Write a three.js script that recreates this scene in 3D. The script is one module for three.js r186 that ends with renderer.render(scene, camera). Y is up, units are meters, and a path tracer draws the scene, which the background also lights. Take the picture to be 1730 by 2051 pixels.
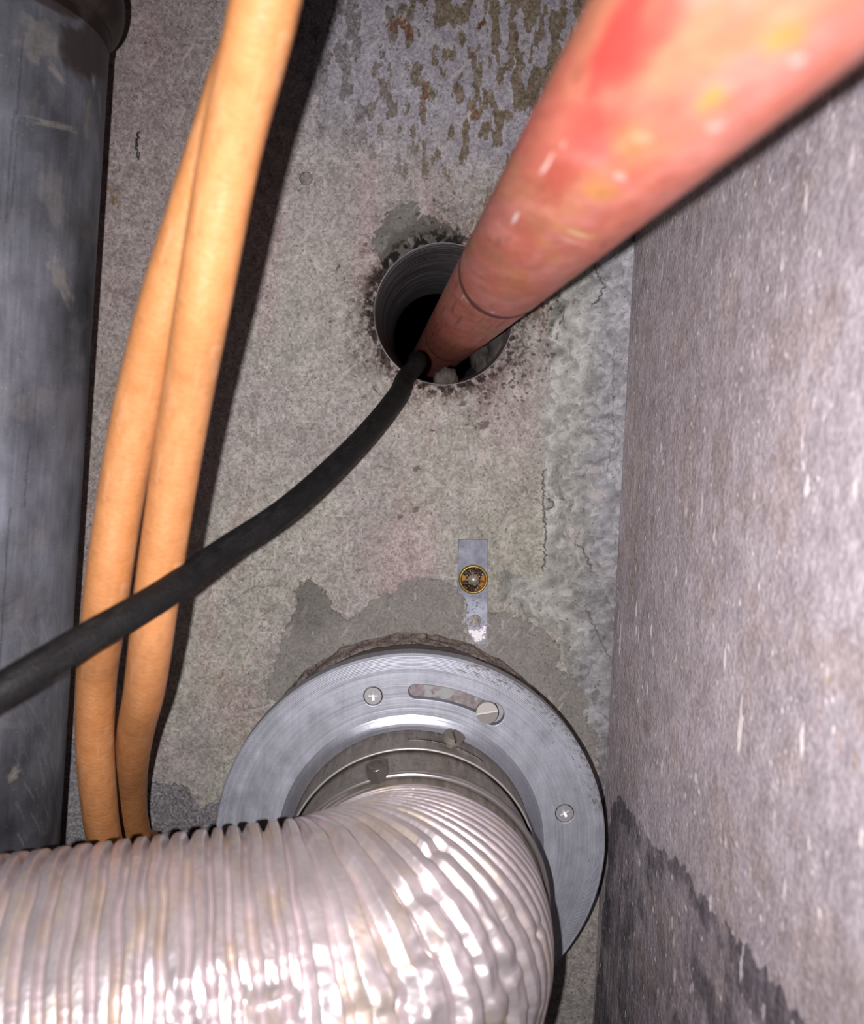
import * as THREE from 'three';
import { mergeGeometries, mergeVertices, toCreasedNormals } from 'three/addons/utils/BufferGeometryUtils.js';

// ---------------------------------------------------------------- camera, light, exposure
const scene = new THREE.Scene();
scene.background = new THREE.Color(0x000000);
const W = 1730, H = 2051;
const camera = new THREE.PerspectiveCamera(2 * Math.atan(1025.5 / 1700) * 180 / Math.PI, W / H, 0.01, 20);
camera.position.set(0, 0, 0.55);
camera.up.set(-0.03135, 0.99535, -0.09107);
camera.lookAt(0.02344, -0.09036, -0.44563);
camera.focus = 0.53;
camera.userData.fStop = 9;
scene.add(camera);

const renderer = new THREE.WebGLRenderer({ antialias: true });
renderer.toneMapping = THREE.LinearToneMapping;
renderer.toneMappingExposure = 1.0;
renderer.shadowMap.enabled = true;

// the only light: the LED of the phone that takes the picture, a little to the left of its lens
const FLASH = new THREE.Vector3(-0.018, -0.006, 0.5555);
const flash = new THREE.SpotLight(new THREE.Color(1.0, 0.955, 0.985), 0.92, 0, 1.06, 1, 2);
flash.position.set(FLASH.x, FLASH.y, FLASH.z - 0.0012);
flash.target.position.set(FLASH.x + 0.02344, FLASH.y - 0.09036, FLASH.z - 0.99563);
flash.castShadow = true;
flash.shadow.radius = 0.12;
flash.shadow.mapSize.set(2048, 2048);
scene.add(flash, flash.target);

// ---------------------------------------------------------------- helpers
function mulberry(a) {
  return () => { a |= 0; a = a + 0x6D2B79F5 | 0; let t = Math.imul(a ^ a >>> 15, 1 | a); t = t + Math.imul(t ^ t >>> 7, 61 | t) ^ t; return ((t ^ t >>> 14) >>> 0) / 4294967296; };
}
const rnd = mulberry(20240611);
const GRID = new Float32Array(65536);
for (let i = 0; i < 65536; i++) GRID[i] = rnd();
function vn(x, y) {                                            // value noise, 0..1
  const xi = Math.floor(x), yi = Math.floor(y); let u = x - xi, v = y - yi;
  u = u * u * (3 - 2 * u); v = v * v * (3 - 2 * v);
  const a = xi & 255, b = (xi + 1) & 255, c = (yi & 255) << 8, d = ((yi + 1) & 255) << 8;
  const p = GRID[c | a], q = GRID[c | b], r = GRID[d | a], s = GRID[d | b];
  return p + (q - p) * u + (r + (s - r) * u - p - (q - p) * u) * v;
}
function fbm(x, y, o = 4) {
  let s = 0, a = 0.5, n = 0;
  for (let i = 0; i < o; i++) { s += a * vn(x, y); n += a; a *= 0.5; x = x * 2.03 + 17.7; y = y * 2.03 + 31.3; }
  return s / n;
}
const clamp = (x, a = 0, b = 1) => x < a ? a : x > b ? b : x;
const sm = (a, b, x) => { const t = clamp((x - a) / (b - a)); return t * t * (3 - 2 * t); };
const lerp = (a, b, t) => a + (b - a) * t;
function inside(poly, x, y) {                                   // signed distance to a polygon, positive inside
  let d = 1e9, w = false;
  for (let i = 0, j = poly.length - 1; i < poly.length; j = i++) {
    const [x1, y1] = poly[j], [x2, y2] = poly[i], ex = x2 - x1, ey = y2 - y1, t = clamp(((x - x1) * ex + (y - y1) * ey) / (ex * ex + ey * ey));
    const dx = x - x1 - t * ex, dy = y - y1 - t * ey; d = Math.min(d, dx * dx + dy * dy);
    if ((y1 > y) !== (y2 > y) && x < (x2 - x1) * (y - y1) / (y2 - y1) + x1) w = !w;
  }
  return (w ? 1 : -1) * Math.sqrt(d);
}
// a canvas of marks in metres: each layer is a mask that stamps and strokes are drawn into
class Sheet {
  constructor(w, h, x0, y0, sx, sy) { Object.assign(this, { w, h, x0, y0, sx, sy, px: w / sx, py: h / sy, layers: {} }); }
  layer(n) { return this.layers[n] ??= new Float32Array(this.w * this.h); }
  stamp(n, x, y, rx, ry, turn = 0, amount = 1, ragged = 0.35, taper = 0, edge = 0.12) {
    const L = this.layer(n), cx = (x - this.x0) * this.px, cy = (y - this.y0) * this.py, R = Math.max(rx, ry) * 1.5;
    const ax = R * this.px + 1, ay = R * this.py + 1, c = Math.cos(turn), s = Math.sin(turn), ph = rnd() * 200;
    for (let j = Math.max(0, Math.floor(cy - ay)); j <= Math.min(this.h - 1, cy + ay); j++)
      for (let i = Math.max(0, Math.floor(cx - ax)); i <= Math.min(this.w - 1, cx + ax); i++) {
        const dx = (i - cx) / this.px, dy = (j - cy) / this.py, u = (dx * c + dy * s) / rx, v = (-dx * s + dy * c) / ry;
        const k = 1 - taper * (u * 0.5);
        const d = Math.hypot(u, v / Math.max(k, 0.12)) + ragged * (fbm(u * 2.2 + ph, v * 2.2 + ph, 2) - 0.5) * 2;
        const soft = Math.max(edge, 0.8 / (Math.min(rx, ry) * this.px)), m = amount * sm(1 + soft, 1 - soft, d);
        if (m > L[j * this.w + i]) L[j * this.w + i] = m;
      }
  }
  stroke(n, pts, width, amount = 1, jitter = 0, broken = 0) {
    for (let k = 0; k < pts.length - 1; k++) {
      const [x1, y1] = pts[k], [x2, y2] = pts[k + 1], len = Math.hypot(x2 - x1, y2 - y1), m = Math.ceil(len / (width * 0.7));
      for (let i = 0; i < m; i++) {
        const t = i / m, q = (fbm(t * 9 + k * 7.3, k * 3.1, 3) - 0.5) * 2 * jitter, x = x1 + (x2 - x1) * t - (y2 - y1) / len * q, y = y1 + (y2 - y1) * t + (x2 - x1) / len * q;
        if (rnd() < broken) continue;
        const w = width * (0.55 + 0.9 * vn(t * 14 + k * 5, 7.7));
        this.stamp(n, x, y, w, w * 0.8, rnd() * 3, amount * (0.7 + 0.3 * rnd()), 0.5);
      }
    }
  }
  paint(fn, wrap = THREE.MirroredRepeatWrapping) {              // fn(x, y, get, out): out = sRGB colour and height
    const { w, h } = this, C = new Uint8Array(w * h * 4), B = new Uint8Array(w * h * 4), Rg = new Uint8Array(w * h * 4), out = [0, 0, 0, 0.5, 0.5];
    let at = 0; const get = n => this.layers[n] ? this.layers[n][at] : 0;
    for (let j = 0; j < h; j++) for (let i = 0; i < w; i++) {
      at = j * w + i; out[4] = 0.7;
      fn(this.x0 + (i + 0.5) / this.px, this.y0 + (j + 0.5) / this.py, get, out);
      const k = at * 4;
      for (let c = 0; c < 3; c++) C[k + c] = clamp(out[c]) * 255;
      B[k] = B[k + 1] = B[k + 2] = clamp(out[3]) * 255; Rg[k] = Rg[k + 1] = Rg[k + 2] = clamp(out[4]) * 255; C[k + 3] = B[k + 3] = Rg[k + 3] = 255;
    }
    const mk = (d, srgb) => { const t = new THREE.DataTexture(d, w, h); t.wrapS = t.wrapT = wrap; t.magFilter = t.minFilter = THREE.LinearFilter; if (srgb) t.colorSpace = THREE.SRGBColorSpace; t.needsUpdate = true; return t; };
    this.layers = {};
    return { map: mk(C, true), bump: mk(B, false), rough: mk(Rg, false) };
  }
}
function mat(o) { return new THREE.MeshStandardMaterial({ roughness: 0.8, metalness: 0, side: THREE.DoubleSide, ...o }); }
const used = {};
function numbered(n) { const k = used[n] = (used[n] ?? -1) + 1; return k ? `${n}_${String(k).padStart(3, '0')}` : n; }
function tag(o, label, category, group) { o.userData = { ...o.userData, label, category, ...(group ? { group } : {}) }; return o; }
function mesh(name, geometry, material, parent = scene) {
  const m = new THREE.Mesh(geometry, material); m.name = parent === scene ? numbered(name) : name; m.castShadow = m.receiveShadow = true; parent.add(m); return m;
}
function thing(name, label, category, at = [0, 0, 0], group) {
  const g = new THREE.Group(); g.name = numbered(name); g.position.set(...at); scene.add(g); return tag(g, label, category, group);
}
function struct(name, geometry, material) { const m = mesh(name, geometry, material); m.userData.kind = 'structure'; return m; }
function box(x0, x1, y0, y1, z0, z1) { const g = new THREE.BoxGeometry(x1 - x0, y1 - y0, z1 - z0); g.translate((x0 + x1) / 2, (y0 + y1) / 2, (z0 + z1) / 2); return g; }
function uvFrom(g, fn) { const p = g.attributes.position, u = new Float32Array(p.count * 2); for (let i = 0; i < p.count; i++) { const [a, b] = fn(p.getX(i), p.getY(i), p.getZ(i)); u[2 * i] = a; u[2 * i + 1] = b; } g.setAttribute('uv', new THREE.BufferAttribute(u, 2)); return g; }
// a ring of [radius, height] points turned about +z
function turned(profile, segments = 96, from = 0, to = Math.PI * 2) { const g = new THREE.LatheGeometry(profile.map(([r, z]) => new THREE.Vector2(r, z)), segments, from, to - from); g.rotateX(Math.PI / 2); return g; }
const sharp = (g, a = 0.6) => toCreasedNormals(g, a);

// ---------------------------------------------------------------- the back wall and its marks
const hole = [0.0163, 0.0768], flangeAt = [0.0055, -0.238];
const XR = 0.1357;                                             // the face of the right wall
const MARK = {
  patchLeft: [[0.0347,-0.1028],[0.0227,-0.0955],[0.0128,-0.0932],[0.0046,-0.0937],[-0.0035,-0.0963],[-0.0082,-0.1047],[-0.0163,-0.1066],[-0.0244,-0.1085],[-0.0282,-0.1129],[-0.0388,-0.1216],[-0.0421,-0.1223],[-0.0504,-0.1176],[-0.0515,-0.1110],[-0.0572,-0.1045],[-0.0606,-0.0996],[-0.0672,-0.0959],[-0.0720,-0.0983],[-0.0745,-0.1050],[-0.0739,-0.1183],[-0.0812,-0.1308],[-0.0833,-0.1402],[-0.0889,-0.1572],[-0.0937,-0.1657],[-0.0926,-0.1741],[-0.0886,-0.1791],[-0.0381,-0.1754],[0.0175,-0.1574],[0.0381,-0.1402]],
  patchRight: [[0.0530,-0.1146],[0.0628,-0.1143],[0.0746,-0.1190],[0.0865,-0.1253],[0.0950,-0.1318],[0.1014,-0.1401],[0.0969,-0.1503],[0.1113,-0.1584],[0.1221,-0.1752],[0.1175,-0.1821],[0.1290,-0.1973],[0.1274,-0.2128],[0.1056,-0.1990],[0.0777,-0.1726],[0.0507,-0.1398]],
  patchHole: [[-0.0306,0.1215],[-0.0261,0.1293],[-0.0216,0.1372],[-0.0171,0.1435],[-0.0109,0.1452],[-0.0030,0.1440],[0.0004,0.1380],[0.0083,0.1353],[0.0179,0.1326],[0.0260,0.1267],[0.0186,0.1141],[0.0028,0.1135],[-0.0160,0.1066],[-0.0238,0.1032]],
  patchFloor: [[-0.1688,-0.2358],[-0.1522,-0.2371],[-0.1439,-0.2403],[-0.1406,-0.2471],[-0.1356,-0.2539],[-0.1223,-0.2467],[-0.1155,-0.2604],[-0.1186,-0.2884],[-0.1686,-0.2895]],
  patchCorner: [[-0.2245,-0.2047],[-0.2131,-0.2146],[-0.2083,-0.2488],[-0.2068,-0.2904],[-0.2350,-0.2910]],
  strip: [[0.1254,0.1398],[0.1069,0.1267],[0.0863,0.0917],[0.0809,0.0696],[0.0856,0.0381],[0.0816,0.0188],[0.0844,-0.0069],[0.0859,-0.0393],[0.0850,-0.0557],[0.0881,-0.0737],[0.0941,-0.0768],[0.1069,-0.0682],[0.1207,-0.0810],[0.1346,-0.0938],[0.1577,-0.0932],[0.1476,0.1406]],
  stripLow: [[0.0908,-0.0753],[0.1069,-0.0682],[0.1207,-0.0810],[0.1361,-0.0905],[0.1370,-0.1713],[0.1357,-0.2755],[0.1287,-0.2059],[0.1119,-0.1720],[0.1000,-0.1317],[0.0794,-0.1155],[0.0592,-0.1061],[0.0584,-0.0862],[0.0866,-0.0919]],
  stainTop: [[0.0355,-0.2247],[0.0640,-0.2183],[0.0787,-0.2176],[0.1048,-0.2167],[0.1314,-0.2090],[0.1442,-0.2090],[0.1629,-0.2030],[0.1740,-0.2032],[0.1940,-0.2014],[0.2093,-0.2004],[0.2232,-0.1985],[0.2408,-0.1948],[0.2503,-0.1947],[0.2674,-0.1919],[0.2898,-0.1878],[0.3091,-0.1842],[0.36,-0.178]],
  stripWhite: [[0.0392,-0.1257],[0.0469,-0.1271],[0.0507,-0.1230],[0.0497,-0.1331],[0.0438,-0.1349]],
};
function backWallTexture() {
  const S = new Sheet(1280, 2048, -0.29, -0.42, 0.44, 0.704);
  const crack = (p, w = 0.0005, a = 1) => S.stroke('crack', p, w * 0.62, a * 0.85, 0.0022);
  crack([[0.0850,-0.0198],[0.0844,-0.0361],[0.0857,-0.0491],[0.0877,-0.0589],[0.0878,-0.0737],[0.0870,-0.0870]], 0.0006);
  crack([[0.0861,-0.0452],[0.0894,-0.0457],[0.0926,-0.0430],[0.0878,-0.0392]]);
  crack([[0.1068,-0.0672],[0.1119,-0.0706],[0.1156,-0.0778],[0.1192,-0.0843]]);
  crack([[0.1109,0.1120],[0.1146,0.1021],[0.1180,0.0985],[0.1152,0.0896],[0.1100,0.0848]]);
  crack([[0.1161,-0.1077],[0.1229,-0.1243],[0.1339,-0.1442]], 0.0004, 0.7);
  crack([[0.086,0.092],[0.092,0.083],[0.0935,0.070]], 0.0004, 0.8);
  crack([[0.127,0.06],[0.1265,0.03],[0.129,0.0],[0.126,-0.02]], 0.00035, 0.6);
  crack([[0.0625,0.062],[0.0665,0.0605],[0.0690,0.057],[0.0675,0.0525],[0.062,0.050]], 0.0005, 0.8); crack([[0.058,0.051],[0.0605,0.048],[0.0640,0.046],[0.07,0.05]], 0.0005, 0.8);
  const pencil = p => S.stroke('pencil', p, 0.0006, 0.55, 0.0008, 0.45);
  pencil([[-0.1237,-0.1184],[-0.1092,-0.1080],[-0.1015,-0.1028],[-0.0830,-0.1013]]);
  pencil([[-0.1007,-0.0909],[-0.0916,-0.0913],[-0.0851,-0.0905]]); pencil([[-0.1112,-0.1858],[-0.1033,-0.1846],[-0.0964,-0.1827],[-0.0895,-0.1795]]);
  S.stroke('ink', [[-0.1770,0.1812],[-0.1783,0.1792],[-0.1770,0.1776],[-0.1787,0.1760],[-0.1778,0.1735],[-0.1790,0.1715],[-0.1776,0.1696],[-0.1785,0.1675],[-0.1769,0.1645]], 0.0005, 1, 0.0006, 0.1);
  S.stroke('ink', [[-0.1789,0.1745],[-0.1790,0.1700]], 0.0003, 0.9); S.stroke('ink', [[-0.1765,0.1690],[-0.1772,0.1650]], 0.0003, 0.9);
  const X = (a, b) => lerp(a, b, rnd());
  for (let i = 0; i < 2100; i++) {                              // pale fibres and chips in the skim coat
    const y = X(-0.42, 0.28), x = X(-0.29, 0.11), r = 0.0004 + 0.0013 * rnd() ** 3;
    S.stamp('fleck', x, y, r * X(1.2, 5), r * X(0.5, 0.9), X(0.7, 2.2), X(0.25, 0.95), 0.5);
  }
  for (let i = 0; i < 9000; i++) S.stamp('pit', X(-0.29, 0.15), X(-0.42, 0.28), X(0.0002, 0.0006), X(0.0002, 0.0005), X(0, 3), X(0.2, 0.9), 0.6);
  for (let i = 0; i < 110; i++) { const a = X(0, 6.28), d = 0.047 + 0.03 * rnd() ** 1.4; S.stamp('pit', hole[0] + Math.cos(a) * d, hole[1] + Math.sin(a) * d, X(0.0004, 0.0018), X(0.0004, 0.0012), a + 1.57, X(0.5, 1), 0.8); }
  for (let i = 0; i < 90; i++) { const a = X(-1.3, 0.2), d = X(0.048, 0.075); S.stamp('pit', hole[0] + Math.cos(a) * d, hole[1] + Math.sin(a) * d, X(0.0005, 0.0014), X(0.0005, 0.0011), X(0, 3), X(0.6, 1), 0.4); }
  for (const [x, y, rx, ry, t] of [[-0.0447,0.0385,0.006,0.0014,0.7],[-0.069,0.205,0.003,0.0022,1],[-0.05,0.075,0.003,0.002,0.4],[-0.113,-0.11,0.002,0.001,0],[-0.1,-0.13,0.007,0.0015,0.9],[-0.118,-0.15,0.01,0.0016,1.0],[-0.108,-0.155,0.008,0.0013,1.1],[0.002,-0.065,0.0038,0.0018,-0.3],[0.046,0.002,0.004,0.0018,0.8],[0.043,-0.012,0.0025,0.0035,0]]) S.stamp('fleck', x, y, rx, ry, t, 0.95, 0.6);
  for (const [x, y, rx, ry, t] of [[0.103,-0.058,0.0016,0.009,0.35],[0.1105,-0.063,0.0016,0.006,-0.4],[0.107,-0.068,0.006,0.0028,0.3],[0.118,-0.035,0.005,0.003,-0.4],[0.112,0.0,0.006,0.0025,-0.5],[0.1172,-0.1205,0.0019,0.0019,0],[0.1175,-0.019,0.005,0.002,0.3],[0.129,-0.08,0.0045,0.002,0]]) S.stamp('fleck', x, y, rx, ry, t, 0.8, 0.6);
  for (const [x, y, r] of [[0.0445,0.0072,0.0022],[0.0013,-0.0225,0.0018],[0.0305,0.0205,0.0014],[0.002,-0.049,0.0016],[-0.008,-0.054,0.0013]]) S.stamp('chip', x, y, r * 1.4, r, 0.4, 1, 0.7);
  S.stamp('chip', 0.0745, 0.082, 0.0105, 0.0030, -1.25, 0.9, 0.9); for (const [x, y] of [[0.0785,0.085],[0.0742,0.0795],[0.0795,0.079],[0.080,0.072]]) S.stamp('rust', x, y, 0.0024, 0.0009, -1.2, 0.9, 0.9);
  for (let i = 0; i < 40; i++) S.stamp('rust', X(-0.125, -0.1), X(-0.24, -0.13), X(0.0006, 0.0025), X(0.0005, 0.001), X(1.2, 1.9), X(0.1, 0.6), 0.8);
  return S.paint((x, y, get, o) => {
    const wx = (fbm(x * 60, y * 60, 3) - 0.5) * 0.012, wy = (fbm(x * 60 + 50, y * 60 + 9, 3) - 0.5) * 0.012;
    const rag = (fbm(x * 420, y * 420, 4) - 0.5) * 0.006;
    const big = fbm(x * 14 + 3, y * 14, 4), mid = fbm(x * 95, y * 95, 4), fine = fbm(x * 700, y * 700, 3), grain = vn(x * 2600, y * 2600);
    // colours in sRGB
    const side = sm(-0.1, -0.2, x + wx * 3 - 0.15 * y);                              // browner coat at the left
    let r = lerp(0.600, 0.560, side), g = lerp(0.578, 0.520, side), b = lerp(0.556, 0.508, side), h = 0.55;
    const green = sm(0.35, 0.6, big) * sm(0.15, -0.1, y - 0.02); r -= 0.014 * green; b -= 0.022 * green;
    const rosy = sm(0.5, 0.75, fbm(x * 30 + 9, y * 9 + 2, 3)); r += 0.022 * rosy; g -= 0.008 * rosy;
    const coarse = fbm(x * 260 + 11, y * 230, 3);
    let v = (mid - 0.5) * 0.13 + (coarse - 0.5) * 0.10 + (fine - 0.5) * 0.26 + (grain - 0.5) * 0.10 + (big - 0.5) * 0.08;
    h += (mid - 0.5) * 0.16 + (fine - 0.5) * 0.24;
    const net = Math.abs(fbm(x * 330 + 7, y * 330 + 3, 3) - 0.5); v -= 0.13 * sm(0.03, 0.0, net) * sm(0.4, 0.6, mid); h -= 0.08 * sm(0.03, 0.0, net);
    // lavender film at the top, worn through to olive brown
    const top = sm(0.155, 0.215, y + wx * 3 + 0.25 * (x + 0.03)), film = top * sm(-0.12, -0.07, x + wx * 3);
    r = lerp(r, 0.585, film * 0.8); g = lerp(g, 0.570, film * 0.8); b = lerp(b, 0.605, film * 0.8);
    const worn = fbm(x * 190 + wx * 60, y * 85 + 5, 5) + 0.16 * sm(-0.03, 0.11, x) + 0.10 * sm(0.15, 0.28, y);
    const wear = sm(0.645, 0.675, worn) * sm(0.12, 0.2, y + 0.5 * x + wy * 2) * sm(-0.10, -0.05, x);
    const olive = sm(-0.06, 0.02, x);
    if (wear > 0) { const t = 0.9 * wear; r = lerp(r, lerp(0.44, 0.435, olive), t); g = lerp(g, lerp(0.42, 0.385, olive), t); b = lerp(b, lerp(0.42, 0.315, olive), t); h -= 0.18 * wear; }
    const rust = 0.6 * sm(0.72, 0.78, fbm(x * 90 + 40, y * 60, 3) + 0.06 * olive) * wear; r = lerp(r, 0.40, rust); g = lerp(g, 0.24, rust); b = lerp(b, 0.17, rust);
    // rust-brown stain at the left edge
    const st = sm(0.55, 0.7, fbm(x * 120, y * 120, 4)) * sm(0.02, 0.004, Math.hypot((x + 0.197) * 0.9, (y - 0.148) * 0.55)); r = lerp(r, 0.46, 0.6 * st); g = lerp(g, 0.35, 0.6 * st); b = lerp(b, 0.25, 0.6 * st);
    // trowelled plaster in the corner
    const sd = inside(MARK.strip, x + wx * 0.4, y + wy * 0.4) + rag * 0.5, st1 = sm(-0.001, 0.0012, sd);
    const sl = inside(MARK.stripLow, x, y) + rag, st2 = sm(-0.001, 0.001, sl);
    if (st1 > 0 || st2 > 0) {
      const sw = fbm(x * 70 + 6 * fbm(x * 40, y * 40, 3), y * 55 + 6 * fbm(x * 40 + 30, y * 40, 3), 4), rd = Math.abs(sw - 0.5);
      const s2 = fbm(x * 300 + 6 * sw, y * 300 + 3 * sw, 4);
      const k = Math.max(st1, st2 * 0.85), w = (sw - 0.5) * 0.42 + (s2 - 0.5) * 0.46 - 0.10 * sm(0.02, 0, rd) * sm(0.4, 0.6, s2);
      r = lerp(r, 0.575, k); g = lerp(g, 0.575, k); b = lerp(b, lerp(0.55, 0.585, sm(0.1, 0.125, x + wx)), k); v = lerp(v, w * 0.75 + (grain - 0.5) * 0.06, k); h = lerp(h, 0.75 + w * 0.9, k);
      if (st2 > 0) { r -= 0.05 * st2; g -= 0.05 * st2; b -= 0.05 * st2; }
    }
    // bare cement where the coat has come off
    for (const [p, dark, tint] of [[MARK.patchLeft, 0.49, 0], [MARK.patchRight, 0.50, 0.4], [MARK.patchHole, 0.43, 0], [MARK.patchFloor, 0.44, 1], [MARK.patchCorner, 0.50, 1]]) {
      if (x < p[0][0] - 0.25 || x > p[0][0] + 0.25) continue;
      const d = inside(p, x + wx * 0.25, y + wy * 0.25) + rag; if (d < -0.0012) continue;
      const k = sm(-0.0002, 0.0003, d), e = sm(0.0006, 0.0, Math.abs(d)) * sm(0.35, 0.6, fbm(x * 150 + 4, y * 150, 2));
      const blot = p === MARK.patchLeft ? 0.08 * sm(-0.035, -0.055, x + wx * 2) * sm(-0.14, -0.115, y + wy * 2) : 0, rough = tint === 1 ? 0.30 : 0.09;
      const q = dark - blot + (fbm(x * 900, y * 900, 2) - 0.5) * (rough + 0.04) + (mid - 0.5) * 0.07 + (grain - 0.5) * 0.07;
      r = lerp(r, q, k); g = lerp(g, q * 0.975, k); b = lerp(b, q * (tint === 1 ? 0.99 : 0.925), k); v *= 1 - k; h = lerp(h, 0.36 + (fine - 0.5) * (tint === 1 ? 0.4 : 0.12), k);
      r -= 0.12 * e; g -= 0.12 * e; b -= 0.12 * e;
    }
    // dirt and crumbled edge about the drilled hole
    const hd = Math.hypot(x - hole[0], y - hole[1]) + rag * 0.7, dirt = sm(0.42, 0.62, fbm(x * 85 + 2, y * 85, 4) + 0.5 * sm(0.062, 0.046, hd)) * sm(0.080, 0.052, hd + wx * 1.2);
    v -= 0.11 * dirt + (vn(x * 900, y * 900) - 0.5) * 0.14 * dirt; r += 0.008 * dirt;
    const crumb = sm(0.0545, 0.0475, hd + wy * 0.3) * sm(0.40, 0.60, fbm(x * 330, y * 330, 4)); v -= 0.30 * crumb; h -= 0.35 * crumb;
    r += v; g += v; b += v;
    let f = get('fleck') * 0.62; if (f) { r = lerp(r, 0.72, f); g = lerp(g, 0.68, f); b = lerp(b, 0.66, f); h += 0.12 * f; }
    f = get('pit'); if (f) { const k = 1 - 0.42 * f; r *= k; g *= k * 0.99; b *= k * 0.97; h -= 0.25 * f; }
    f = get('chip') * 0.9; if (f) { r = lerp(r, 0.39, f); g = lerp(g, 0.355, f); b = lerp(b, 0.335, f); h -= 0.2 * f; }
    f = get('rust') * 0.8; if (f) { r = lerp(r, 0.44, f); g = lerp(g, 0.29, f); b = lerp(b, 0.20, f); }
    f = get('pencil'); if (f) { r = lerp(r, 0.36, f); g = lerp(g, 0.35, f); b = lerp(b, 0.42, f); }
    f = get('ink'); if (f) { r = lerp(r, 0.07, f); g = lerp(g, 0.065, f); b = lerp(b, 0.07, f); }
    f = get('crack') * 0.85; if (f) { r = lerp(r, 0.13, f); g = lerp(g, 0.12, f); b = lerp(b, 0.11, f); h -= 0.5 * f; }
    o[0] = r; o[1] = g; o[2] = b; o[3] = h;
  });
}
const backTex = backWallTexture();
const backMat = mat({ map: backTex.map, bumpMap: backTex.bump, bumpScale: 0.0011, roughness: 0.93 });
const HOLE_R = 0.0448, DEPTH = 0.32, LEAN = [0.0118, 0.0647];     // the core was drilled a little upwards
{
  const s = new THREE.Shape([[-0.52, -1.02], [XR + 0.10, -1.02], [XR + 0.10, 1.32], [-0.52, 1.32]].map(p => new THREE.Vector2(...p)));
  s.holes.push(new THREE.Path().absarc(hole[0], hole[1], HOLE_R, 0, Math.PI * 2, true));
  const g = new THREE.ExtrudeGeometry(s, { depth: DEPTH, bevelEnabled: false, curveSegments: 160, steps: 1 });
  const p = g.attributes.position;
  for (let i = 0; i < p.count; i++) { const z = p.getZ(i) - DEPTH; if (z < -1e-4 && Math.hypot(p.getX(i) - hole[0], p.getY(i) - hole[1]) < 0.06) { p.setX(i, p.getX(i) - LEAN[0] * z); p.setY(i, p.getY(i) - LEAN[1] * z); } p.setZ(i, z); }
  g.computeVertexNormals(); uvFrom(g, (x, y) => [(x + 0.29) / 0.44, (y + 0.42) / 0.704]);
  struct('wall_back', g, backMat);
}
const wallBack = scene.getObjectByName('wall_back');
// smooth lining of the drilled hole: polished by the core drill, with fine rings
{
  const S = new Sheet(512, 1024, 0, 0, 1, 1);
  const t = S.paint((x, y, get, o) => {
    const ring = fbm(x * 5, y * 140 + 3 * fbm(x * 7, y * 30, 2), 4), big = fbm(x * 9, y * 22, 3), v = 0.56 + (ring - 0.5) * 0.65 + (big - 0.5) * 0.3;
    o[0] = v; o[1] = v * 0.98; o[2] = v * 0.99; o[3] = ring;
  }, THREE.RepeatWrapping);
  const prof = []; for (let i = 0; i <= 24; i++) prof.push([HOLE_R - 0.0007, -0.0006 - (DEPTH - 0.002) * i / 24]);
  prof.unshift([HOLE_R + 0.0002, -0.0006]);
  const g = turned(prof, 128), p = g.attributes.position;
  for (let i = 0; i < p.count; i++) { const z = p.getZ(i); p.setX(i, p.getX(i) + hole[0] - LEAN[0] * z); p.setY(i, p.getY(i) + hole[1] - LEAN[1] * z); }
  g.computeVertexNormals();
  mesh('hole_lining', g, mat({ map: t.map, bumpMap: t.bump, bumpScale: 0.0006, roughness: 0.42, side: THREE.DoubleSide }), wallBack).userData.label = 'grey ring-marked lining of the drilled hole';
}
// two lumps of mortar left inside the hole
function lump(at, r, seed) {
  const g = mergeVertices(new THREE.IcosahedronGeometry(1, 16)), p = g.attributes.position;
  for (let i = 0; i < p.count; i++) { const x = p.getX(i), y = p.getY(i), z = p.getZ(i), k = 0.55 + 0.95 * fbm(x * 1.6 + seed, y * 1.6 + z * 1.3 + seed, 5); p.setXYZ(i, at[0] + x * k * r[0], at[1] + y * k * r[1], at[2] + z * k * r[2]); }
  g.computeVertexNormals(); uvFrom(g, (x, y, z) => [(x + z) * 3, y * 3]); return g;
}
const mortarTex = (() => { const S = new Sheet(512, 512, 0, 0, 0.1, 0.1); for (let i = 0; i < 500; i++) S.stamp('pit', rnd() * 0.1, rnd() * 0.1, 0.0003 + 0.0007 * rnd(), 0.0005, rnd() * 3, rnd(), 0.6);
  return S.paint((x, y, get, o) => { const f = fbm(x * 500, y * 500, 4), m = fbm(x * 70, y * 70, 3), v = 0.47 + (f - 0.5) * 0.26 + (m - 0.5) * 0.12 - 0.2 * get('pit'); o[0] = v * 1.02; o[1] = v * 0.97; o[2] = v * 0.93; o[3] = f - 0.4 * get('pit'); }, THREE.RepeatWrapping); })();
const mortarMat = mat({ map: mortarTex.map, bumpMap: mortarTex.bump, bumpScale: 0.0012, roughness: 0.95 });
const darkMortar = mat({ map: mortarTex.map, bumpMap: mortarTex.bump, bumpScale: 0.0012, roughness: 0.95, color: 0x96928e });
mesh('mortar_lump', lump([0.0195, 0.0362, -0.016], [0.0082, 0.0080, 0.010], 3), darkMortar, wallBack);
mesh('mortar_lump', lump([0.0570, 0.0600, -0.075], [0.016, 0.022, 0.03], 11), darkMortar, wallBack);

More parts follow.
